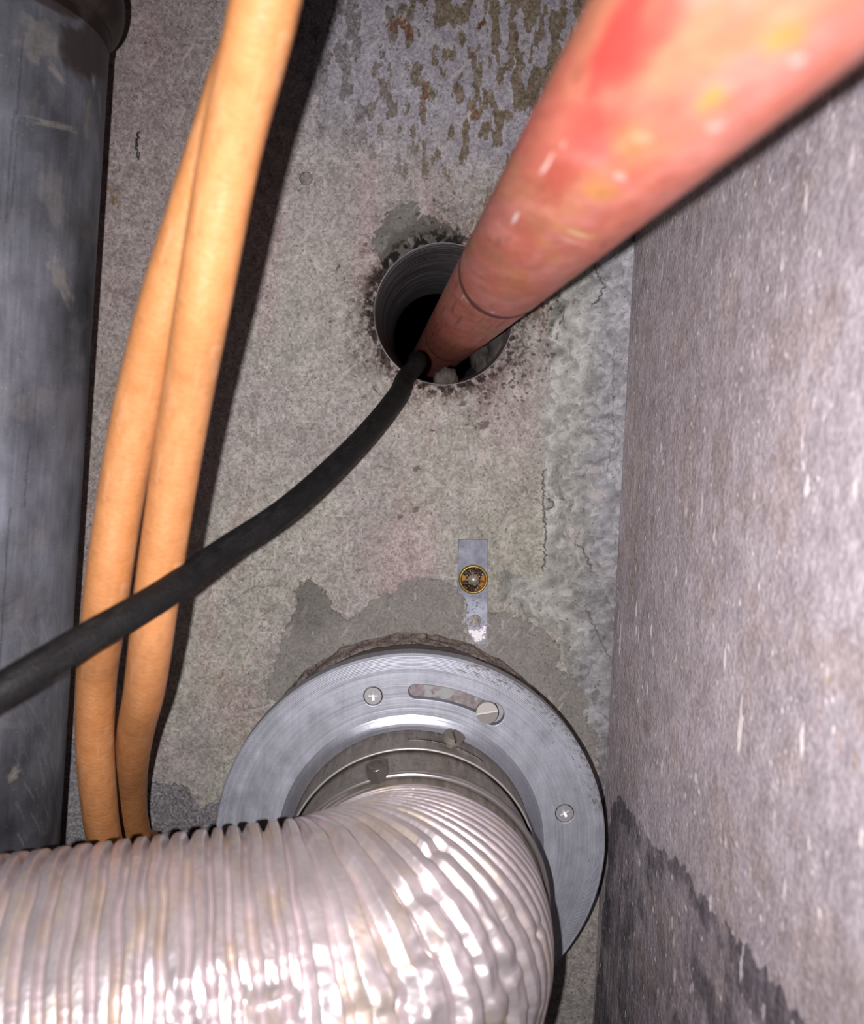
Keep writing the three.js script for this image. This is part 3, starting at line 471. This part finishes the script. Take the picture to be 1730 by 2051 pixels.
  mesh('rim', faceUv(turned([[R - 0.003, FZ - 0.0006], [R - 0.0012, FZ + 0.0001], [R - 0.0003, FZ - 0.0003], [R, FZ - 0.0012], [R, 0.0650], [R - 0.0008, 0.0640], [0.1035, 0.0640]], 220)), face, f);
  mesh('flange_body', faceUv(turned([[0.1038, 0.0], [0.1038, 0.03], [0.1038, 0.0645]], 220)), mat({ color: 0x5e5b59, roughness: 0.5, metalness: 0.4 }), f);
  mesh('fillet', faceUv(turned([[0.0784, FZ - 0.0002], [0.0772, FZ + 0.0001], [0.0756, FZ + 0.0005], [0.0738, FZ + 0.0011], [0.0722, FZ + 0.0018], [0.0712, FZ + 0.0026], [0.0699, FZ + 0.0036]], 200)), mat({ map: t.map, bumpMap: t.bump, bumpScale: 0.0002, roughness: 0.30, metalness: 0.7, color: 0xffffff }), f);
  // grey backing seen through the slot
  const back = new Sheet(512, 512, -0.118, -0.118, 0.236, 0.236), bt = back.paint((x, y, get, o) => { const n = fbm(x * 420, y * 420, 4), e = fbm(x * 160 + 3, y * 160, 3), paint = sm(0.50, 0.53, e + 12 * (Math.hypot(x, y) - 0.0925)); let v = 0.50 + (n - 0.5) * 0.24; o[0] = lerp(v * 1.06, 0.62, paint * 0.8); o[1] = lerp(v * 0.98, 0.63, paint * 0.8); o[2] = lerp(v * 0.98, 0.63, paint * 0.8); o[3] = n * 0.6 + 0.3 * paint; });
  mesh('backing_ring', faceUv(turned([[0.0720, 0.0660], [0.1034, 0.0660]], 160)), mat({ map: bt.map, bumpMap: bt.bump, bumpScale: 0.001, roughness: 0.9, side: THREE.DoubleSide }), f);
  // sleeve and spigot: dull galvanised steel, spotted
  const S2 = new Sheet(1024, 256, 0, 0, 1, 1); for (let i = 0; i < 420; i++) S2.stamp('spot', rnd(), rnd(), 0.0006 + 0.002 * rnd() ** 2, 0.004 + 0.012 * rnd() ** 2, 0, 0.3 + 0.7 * rnd(), 0.6); for (let i = 0; i < 90; i++) S2.stamp('chalk', rnd(), rnd(), 0.001 + 0.003 * rnd(), 0.005 + 0.02 * rnd(), 0, 0.2 + 0.6 * rnd(), 0.8);
  const t2 = S2.paint((x, y, get, o) => { const n = fbm(x * 60, y * 8, 4), r_ = fbm(x * 20, y * 90, 3); let v = 0.66 + (n - 0.5) * 0.22 + (r_ - 0.5) * 0.10; v -= 0.13; let r = v * 1.03, g = v * 0.98, b = v * 0.91, k = get('spot') * 0.7; r *= 1 - k; g *= 1 - k; b *= 1 - k; k = get('chalk') * 0.5; r = lerp(r, 0.75, k); g = lerp(g, 0.68, k); b = lerp(b, 0.64, k); o[0] = r; o[1] = g; o[2] = b; o[3] = n; o[4] = 0.5 + 0.2 * n; }, THREE.RepeatWrapping);
  const zinc = mat({ map: t2.map, bumpMap: t2.bump, bumpScale: 0.0002, roughnessMap: t2.rough, roughness: 0.95, metalness: 0.45, side: THREE.DoubleSide });
  const RS = 0.0697, ZE = 0.1062, ZS = 0.0935, sw = 0.0016, s0 = 57 * Math.PI / 180, s1 = 93 * Math.PI / 180;
  // the sleeve is a grid with the slot left open
  {
    const A = 360, zs = [0.060, 0.070, 0.080, 0.087, ZS - sw, ZS + sw, 0.098, 0.102, ZE], pos = [], idx = [], uv = [];
    for (const rr of [RS, RS - 0.0012]) for (const z of zs) for (let i = 0; i <= A; i++) { const a = i / A * Math.PI * 2; pos.push(rr * Math.cos(a), rr * Math.sin(a), z); uv.push(i / A * 3, z * 8); }
    const at = (k, j, i) => (k * zs.length + j) * (A + 1) + i;
    const open = (j, i) => j === 4 && i >= 57 && i < 93;
    for (let j = 0; j < zs.length - 1; j++) for (let i = 0; i < A; i++) { if (open(j, i)) continue; idx.push(at(0, j, i), at(0, j, i + 1), at(0, j + 1, i), at(0, j, i + 1), at(0, j + 1, i + 1), at(0, j + 1, i)); idx.push(at(1, j, i), at(1, j + 1, i), at(1, j, i + 1), at(1, j, i + 1), at(1, j + 1, i), at(1, j + 1, i + 1)); }
    for (let i = 57; i < 93; i++) for (const [j, f_] of [[4, 1], [5, 0]]) { const q = [at(0, j, i), at(0, j, i + 1), at(1, j, i), at(1, j, i + 1)]; f_ ? idx.push(q[0], q[2], q[1], q[1], q[2], q[3]) : idx.push(q[0], q[1], q[2], q[1], q[3], q[2]); }
    const gg = new THREE.BufferGeometry(); gg.setAttribute('position', new THREE.Float32BufferAttribute(pos, 3)); gg.setAttribute('uv', new THREE.Float32BufferAttribute(uv, 2)); gg.setIndex(idx); gg.computeVertexNormals();
    mesh('sleeve', gg, zinc, f);
    mesh('sleeve_edge', turned([[RS - 0.0009, ZE - 0.0004], [RS - 0.0008, ZE + 0.0002], [RS - 0.0002, ZE + 0.0003], [RS + 0.0002, ZE - 0.0003]], 240), mat({ color: 0xb0adaa, metalness: 0.5, roughness: 0.42 }), f).userData.label = 'bare cut edge of the sleeve';
  }
  mesh('spigot', uvFrom(turned([[0.0660, 0.055], [0.0660, 0.08], [0.0660, 0.1035], [0.0678, 0.1045], [0.0678, 0.112], [0.0678, 0.142], [0.0672, 0.150]], 200), (x, y, z) => [Math.atan2(y, x) / 6.2832 * 3 + 3, z * 8]), zinc, f);
  const grey = steel(0x8a847c, { roughness: 0.55, metalness: 0.5 }), bright = steel(0xd0d0d2, { roughness: 0.5, metalness: 0.4 });
  for (const a of SCREWS) { const s = crossScrew(0.0050, steel(0x9a9a9c, { roughness: 0.55, metalness: 0.4 }), bright, f); s.position.set(rs * Math.cos(a), rs * Math.sin(a), FZ - 0.0001); s.rotation.z = a === SCREWS[1] ? 0.5 : 0.05; }
  { const s = slottedScrew('slotted_screw', 0.0063, 0.0036, 0.0014, steel(0x98948f, { roughness: 0.6, metalness: 0.35 }), f, 0.0105); const a = 63.5 * Math.PI / 180; s.position.set(rs * Math.cos(a), rs * Math.sin(a), FZ + 0.0022); s.rotation.z = 0.2; }
  { const s = slottedScrew('slotted_screw', 0.0058, 0.0040, 0.0013, grey, f, 0.006, mat({ color: 0x2e2a26, roughness: 0.8 })); const a = 73.6 * Math.PI / 180; s.position.set((RS + 0.0030) * Math.cos(a), (RS + 0.0030) * Math.sin(a), ZS + 0.0005); s.lookAt(f.position.x + 2 * Math.cos(a), f.position.y + 2 * Math.sin(a), ZS + 0.35); s.rotateZ(0.75); }
  // mortar pressed round the body of the flange
  {
    const A = 420, J = 14, pos = [], idx = [];
    for (let j = 0; j <= J; j++) for (let i = 0; i <= A; i++) { const a = i / A * Math.PI * 2, t_ = j / J, n = fbm(Math.cos(a) * 9 + 20, Math.sin(a) * 9 + t_ * 2, 4), n2 = fbm(Math.cos(a) * 55 + 50, Math.sin(a) * 55 + t_ * 9, 3); const thick = 0.0006 + 0.0056 * n, r = 0.1040 + thick * (1 - t_) ** 0.7 + (n2 - 0.5) * 0.0016 * (t_ > 0 && t_ < 1 ? 1 : 0.2), z = (0.008 + 0.014 * n) * t_; pos.push(r * Math.cos(a), r * Math.sin(a), z); }
    for (let j = 0; j < J; j++) for (let i = 0; i < A; i++) { const q = j * (A + 1) + i; idx.push(q, q + 1, q + A + 1, q + 1, q + A + 2, q + A + 1); }
    const gg = new THREE.BufferGeometry(); gg.setAttribute('position', new THREE.Float32BufferAttribute(pos, 3)); gg.setIndex(idx); gg.computeVertexNormals(); uvFrom(gg, (x, y, z) => [Math.atan2(y, x) * 1.1 + 5, z * 10 + Math.hypot(x, y) * 10]);
    mesh('mortar_bead', gg, mat({ map: mortarTex.map, bumpMap: mortarTex.bump, bumpScale: 0.0014, roughness: 0.95, color: 0xfff4ee }), f).userData.label = 'rough brown-grey mortar around the flange';
  }
}

// ---------------------------------------------------------------- flexible duct and its clamp
{
  const z0 = 0.1405, Rb = 0.06, a0 = -0.2, a1 = 1.35, arc = Rb * (a1 - a0), L = arc + 0.352, ds = 0.0004;
  const pts = [], tan = []; let x = flangeAt[0] - 0.0015, y = flangeAt[1], z = z0, s = 0;
  while (s < L) { const k = Math.min(s / arc, 1), a = a0 + (a1 - a0) * k, ys = -0.048 * k, n = Math.hypot(1, ys); pts.push([x, y, z]); tan.push([-Math.sin(a) / n, ys / n, Math.cos(a) / n]); x += tan.at(-1)[0] * ds; y += tan.at(-1)[1] * ds; z += tan.at(-1)[2] * ds; s += ds; }
  // corrugation: phase grows fast where the duct is squeezed together at the clamp
  const N = pts.length, phase = [0]; for (let i = 1; i < N; i++) { const q = i * ds; phase.push(phase[i - 1] + ds / (0.0036 + 0.0043 * sm(0.010, 0.085, q)) * (1 + 0.45 * (vn(q * 260, 3.3) - 0.5))); }
  const A = 280, pos = [], idx = [], uv = [], rows = [];
  for (let i = 0; i < N; i++) rows.push(i);
  const dents = []; const X = (a, b) => lerp(a, b, rnd());
  // dents: place along the duct, angle about it, half length, half angle, depth
  for (const d of [[0.135, 1.05, 0.010, 0.16, 0.0030], [0.118, 1.28, 0.012, 0.14, 0.0035], [0.125, 1.45, 0.010, 0.12, 0.0030], [0.100, 1.30, 0.009, 0.14, 0.0028], [0.088, 1.55, 0.010, 0.15, 0.0030], [0.070, 0.85, 0.007, 0.10, 0.0025], [0.060, 1.5, 0.009, 0.16, 0.0030], [0.045, 1.7, 0.009, 0.15, 0.0028], [0.285, 0.9, 0.007, 0.06, 0.0025], [0.052, 0.42, 0.005, 0.05, 0.003], [0.064, 0.6, 0.006, 0.07, 0.003], [0.105, 0.95, 0.007, 0.08, 0.003]]) dents.push(d);
  for (let i = 0; i < 70; i++) dents.push([X(0.035, 0.14), X(0.7, 2.6), X(0.0025, 0.007), X(0.03, 0.10), X(0.0006, 0.0026) * (rnd() < 0.25 ? -0.6 : 1)]);
  const C = new THREE.Vector3(), T = new THREE.Vector3(), B = new THREE.Vector3(), U = new THREE.Vector3();
  for (const i of rows) {
    const q = i * ds, k = Math.min(q / arc, 1);
    C.set(...pts[i]); T.set(...tan[i]); const straight = sm(0.02, 0, q); T.lerp(new THREE.Vector3(0, 0, 1), straight).normalize();
    B.crossVectors(new THREE.Vector3(0, 1, 0), T).normalize(); U.crossVectors(T, B);          // B: outer side of the bend, U: up
    const R = 0.0672 + 0.0062 * sm(0.0, 0.06, q);
    for (let j = 0; j <= A; j++) {
      const th = j / A * Math.PI * 2;                             // 0 = up, a quarter turn = outside of the bend, towards the camera
      const wob = 0.35 * (vn(q * 60, Math.cos(th) * 2 + 5) - 0.5) + 0.22 * (vn(Math.cos(th) * 5 + 30 + q * 90, Math.sin(th) * 5) - 0.5) * sm(0.03, 0.08, q);
      const ph = phase[i] + th / (2 * Math.PI) + wob, u0 = Math.abs(ph - Math.round(ph)) * 2, w = 1 - 0.10 * u0 * u0 - 0.90 * clamp((u0 - 0.46) / 0.46);
      const amp = 0.0018 + 0.0026 * sm(0.01, 0.10, q);
      let r = R - amp * (1 - w);
      const crush = sm(0.03, 0.06, q) * sm(0.19, 0.12, q) * sm(0.5, 1.0, th) * sm(3.0, 2.2, th);
      r += crush * ((fbm(q * 95 + 3, th * 4.2, 3) - 0.5) * 0.0062 + (fbm(q * 300, th * 14, 2) - 0.5) * 0.0026);
      for (const [ps, pt, ls, lt, dp] of dents) { const u = (q - ps) / ls, v = (th - pt) / lt; if (Math.abs(u) < 2 && Math.abs(v) < 2) r -= dp * Math.exp(-(u * u + v * v) * 1.4); }
      pos.push(C.x + r * (Math.cos(th) * U.x + Math.sin(th) * B.x), C.y + r * (Math.cos(th) * U.y + Math.sin(th) * B.y), C.z + r * (Math.cos(th) * U.z + Math.sin(th) * B.z));
      uv.push(j / A, q / 0.5);
    }
  }
  for (let i = 0; i < rows.length - 1; i++) for (let j = 0; j < A; j++) { const p = i * (A + 1) + j; idx.push(p, p + 1, p + A + 1, p + 1, p + A + 2, p + A + 1); }
  const g = new THREE.BufferGeometry(); g.setAttribute('position', new THREE.Float32BufferAttribute(pos, 3)); g.setAttribute('uv', new THREE.Float32BufferAttribute(uv, 2)); g.setIndex(idx); g.computeVertexNormals();
  // x = part of a turn, y = half metres along the duct; dust lies on the stretch past the bend
  const S = new Sheet(1024, 1024, 0, 0, 1, 1), t = S.paint((x, y, get, o) => {
    const n = fbm(x * 36, y * 70, 4), f = fbm(x * 240, y * 450, 3), tan_ = sm(0.52, 0.74, fbm(x * 28 + 3, y * 100, 4));
    const v = 0.84 + (n - 0.5) * 0.12 + (f - 0.5) * 0.06; o[0] = v; o[1] = lerp(v * 0.955, v * 0.94, tan_); o[2] = lerp(v * 0.96, v * 0.89, tan_); o[3] = f; o[4] = 0.30 + 0.12 * n + 0.06 * tan_;
  }, THREE.RepeatWrapping);
  tag(mesh('flexible_duct', g, mat({ map: t.map, bumpMap: t.bump, bumpScale: 0.0002, roughnessMap: t.rough, roughness: 1, metalness: 0.68, side: THREE.DoubleSide })), 'dented silver corrugated aluminium duct bending from the round flange to the left', 'duct');

  const c = thing('hose_clamp', 'thin shiny wire clamp with a hexagonal bolt around the end of the silver duct', 'clamp', [flangeAt[0], flangeAt[1], 0]);
  const wire = z_ => new THREE.TorusGeometry(0.0696, 0.0013, 12, 220).translate(0, 0, z_);
  const shiny = steel(0xa5a19e, { roughness: 0.24, metalness: 0.8 });
  mesh('wire_ring', wire(0.1382), shiny, c); mesh('wire_ring', wire(0.1412), shiny, c);
  const bolt = new THREE.Group(); bolt.name = 'hex_bolt'; c.add(bolt);
  const hex = new THREE.Shape(); for (let i = 0; i < 6; i++) { const a = i / 6 * Math.PI * 2; i ? hex.lineTo(0.0061 * Math.cos(a), 0.0061 * Math.sin(a)) : hex.moveTo(0.0061, 0); } hex.closePath();
  const hm = steel(0x85827c, { roughness: 0.32, metalness: 0.8 });
  mesh('bolt_head', sharp(new THREE.ExtrudeGeometry(hex, { depth: 0.0062, bevelEnabled: true, bevelSize: 0.0005, bevelThickness: 0.0005, bevelSegments: 2, bevelOffset: -0.0005 }), 0.5), hm, bolt);
  mesh('bolt_boss', turned([[0.0047, 0.0066], [0.0044, 0.0072], [0.0028, 0.0072], [0.0024, 0.0062], [0, 0.006]], 32), hm, bolt);
  const a = 105 * Math.PI / 180; bolt.position.set(0.0695 * Math.cos(a), 0.0695 * Math.sin(a), 0.1385); bolt.lookAt(flangeAt[0] + 2 * Math.cos(a), flangeAt[1] + 2 * Math.sin(a), 0.1385 + 0.55); bolt.rotateZ(0.3);
}

// ---------------------------------------------------------------- metal strip and its anchor
{
  const out = [[0.0308,-0.0672],[0.0498,-0.0666],[0.0515,-0.1113],[0.0519,-0.1314],[0.0502,-0.1371],[0.0455,-0.1362],[0.0421,-0.1333],[0.0398,-0.1290],[0.0389,-0.1250],[0.0376,-0.1210],[0.0372,-0.1150],[0.0380,-0.1132],[0.0376,-0.1100],[0.0362,-0.1062],[0.0345,-0.1041],[0.0314,-0.1019]];
  const sh = new THREE.Shape(out.map(p => new THREE.Vector2(...p))); sh.holes.push(new THREE.Path().absarc(0.0434, -0.1206, 0.0044, 0, Math.PI * 2, true));
  const S = new Sheet(256, 768, 0.028, -0.14, 0.026, 0.076); for (let i = 0; i < 80; i++) S.stamp('scale', 0.028 + 0.026 * rnd(), -0.138 + 0.034 * rnd(), 0.0003 + 0.001 * rnd(), 0.0003 + 0.0007 * rnd(), rnd() * 3, rnd(), 0.8);
  const t = S.paint((x, y, get, o) => { const n = fbm(x * 500, y * 400, 4), m = fbm(x * 160, y * 160, 3), wx = (fbm(x * 600, y * 600, 3) - 0.5) * 0.004, low = sm(-0.1, -0.112, y + wx * 2); let v = 0.50 + (n - 0.5) * 0.14 + (m - 0.5) * 0.12 + 0.14 * low, r = v * 0.96, g = v * 0.98, b = v * 1.06; let k = get('scale') * 0.4 * low; r *= 1 - k; g *= 1 - k; b *= 1 - k;
    const d = inside(MARK.stripWhite, x + wx, y + wx) , w = sm(0, 0.0004, d + (fbm(x * 900, y * 900, 3) - 0.5) * 0.004); r = lerp(r, 0.93, w); g = lerp(g, 0.91, w); b = lerp(b, 0.92, w); o[0] = r; o[1] = g; o[2] = b; o[3] = 0.4 + (n - 0.5) * 0.5 + 0.3 * w; });
  const g = new THREE.ExtrudeGeometry(sh, { depth: 0.0014, bevelEnabled: true, bevelSize: 0.0002, bevelThickness: 0.0002, bevelSegments: 1, bevelOffset: -0.0002, curveSegments: 40 });
  tag(mesh('metal_strip', sharp(uvFrom(g, (x, y) => [(x - 0.028) / 0.026, (y + 0.14) / 0.076])), mat({ map: t.map, bumpMap: t.bump, bumpScale: 0.0004, roughness: 0.6, metalness: 0.25 })), 'grey metal strip with a hole and white paint, set in the wall above the flange', 'strip');
  const a = thing('wall_anchor', 'round brass-coloured anchor head filled with brown resin, on the grey metal strip', 'anchor', [0.0413, -0.0930, 0.0016]);
  const brass = mat({ color: 0x9a8a4a, metalness: 0.7, roughness: 0.4 }), gold = mat({ color: 0x8a5a22, metalness: 0.7, roughness: 0.35 });
  mesh('rim', turned([[0, 0], [0.0095, 0], [0.0097, 0.0008], [0.0094, 0.0022], [0.0088, 0.0027], [0.0082, 0.0025], [0.0079, 0.0017]], 72), brass, a);
  const S3 = new Sheet(128, 128, -0.01, -0.01, 0.02, 0.02), rt = S3.paint((x, y, get, o) => { const n = fbm(x * 700, y * 700, 3), q = sm(0.5, 0.72, n); o[0] = lerp(0.17, 0.66, q * 0.8); o[1] = lerp(0.115, 0.40, q * 0.8); o[2] = lerp(0.075, 0.14, q * 0.8); o[3] = n; });
  mesh('resin_fill', uvFrom(turned([[0, 0.0012], [0.0080, 0.0012], [0.0081, 0.0018]], 60), (x, y) => [(x + 0.01) / 0.02, (y + 0.01) / 0.02]), mat({ map: rt.map, bumpMap: rt.bump, bumpScale: 0.0012, roughness: 0.25 }), a);
  const tooth = mat({ map: rt.map, bumpMap: rt.bump, bumpScale: 0.001, metalness: 0.4, roughness: 0.35 });
  for (let i = 0; i < 9; i++) { const w = new THREE.Shape(), b = i / 9 * 6.283 + 0.2, d = 0.26; w.absarc(0, 0, 0.0075, b - d, b + d, false); w.absarc(0, 0, 0.0052, b + d * 0.9, b - d * 0.9, true); w.closePath(); mesh('tooth', uvFrom(new THREE.ExtrudeGeometry(w, { depth: 0.0007 + 0.0005 * rnd(), bevelEnabled: true, bevelSize: 0.0002, bevelThickness: 0.0002, bevelSegments: 1, curveSegments: 6 }).translate(0, 0, 0.0010), (x, y) => [(x + 0.01) / 0.02, (y + 0.01) / 0.02]), i % 4 === 0 ? gold : tooth, a); }
  mesh('centre_pin', turned([[0, 0.0042], [0.0012, 0.0040], [0.0021, 0.0032], [0.0024, 0.0022], [0.0034, 0.0016], [0.0036, 0.0008]], 40), steel(0xd8d2c4, { roughness: 0.35 }), a).userData.label = 'silvery centre pin';
}
// a cut-off plug flush with the wall
{
  const p = thing('wall_plug', 'small round grey plug set flush in the bare wall, right of the conduits', 'plug', [-0.0729, 0.1571, 0]);
  mesh('plug_face', uvFrom(turned([[0, 0.0010], [0.0034, 0.0010], [0.0041, 0.0007], [0.0042, -0.004]], 48), (x, y) => [x * 10, y * 10]), mat({ map: mortarTex.map, bumpMap: mortarTex.bump, bumpScale: 0.0004, roughness: 0.85 }), p);
}
// ---------------------------------------------------------------- the phone whose lamp lights the shaft
{
  const p = thing('smartphone', 'dark smartphone with its lamp lit, held where the picture is taken from', 'phone', [0.003, -0.055, 0.5605]);
  const r = new THREE.Shape(), w = 0.036, h = 0.075, c = 0.008; r.moveTo(-w + c, -h); r.lineTo(w - c, -h); r.absarc(w - c, -h + c, c, -Math.PI / 2, 0); r.lineTo(w, h - c); r.absarc(w - c, h - c, c, 0, Math.PI / 2); r.lineTo(-w + c, h); r.absarc(-w + c, h - c, c, Math.PI / 2, Math.PI); r.lineTo(-w, -h + c); r.absarc(-w + c, -h + c, c, Math.PI, Math.PI * 1.5);
  mesh('phone_body', new THREE.ExtrudeGeometry(r, { depth: 0.006, bevelEnabled: true, bevelSize: 0.001, bevelThickness: 0.001, bevelSegments: 3, bevelOffset: -0.001 }).translate(0, 0, -0.002), mat({ color: 0x1c1d20, roughness: 0.4 }), p);
  mesh('camera_lens', turned([[0.0035, -0.0075], [0.0055, -0.0075], [0.006, -0.0068], [0.006, -0.002]], 40).translate(-0.003, 0.055, 0), mat({ color: 0x101114, roughness: 0.25, side: THREE.DoubleSide }), p);
  mesh('flash_lamp', new THREE.CylinderGeometry(0.0024, 0.0024, 0.0016, 32).rotateX(Math.PI / 2).translate(FLASH.x - 0.003, FLASH.y + 0.055, FLASH.z + 0.0005 - 0.5605 + 0.001), mat({ color: 0xffffff, emissive: 0xfff4fa, emissiveIntensity: 6, roughness: 0.5 }), p);
}
scene.traverse(o => { if (o.isMesh) { o.castShadow = true; o.receiveShadow = true; } });
renderer.render(scene, camera);
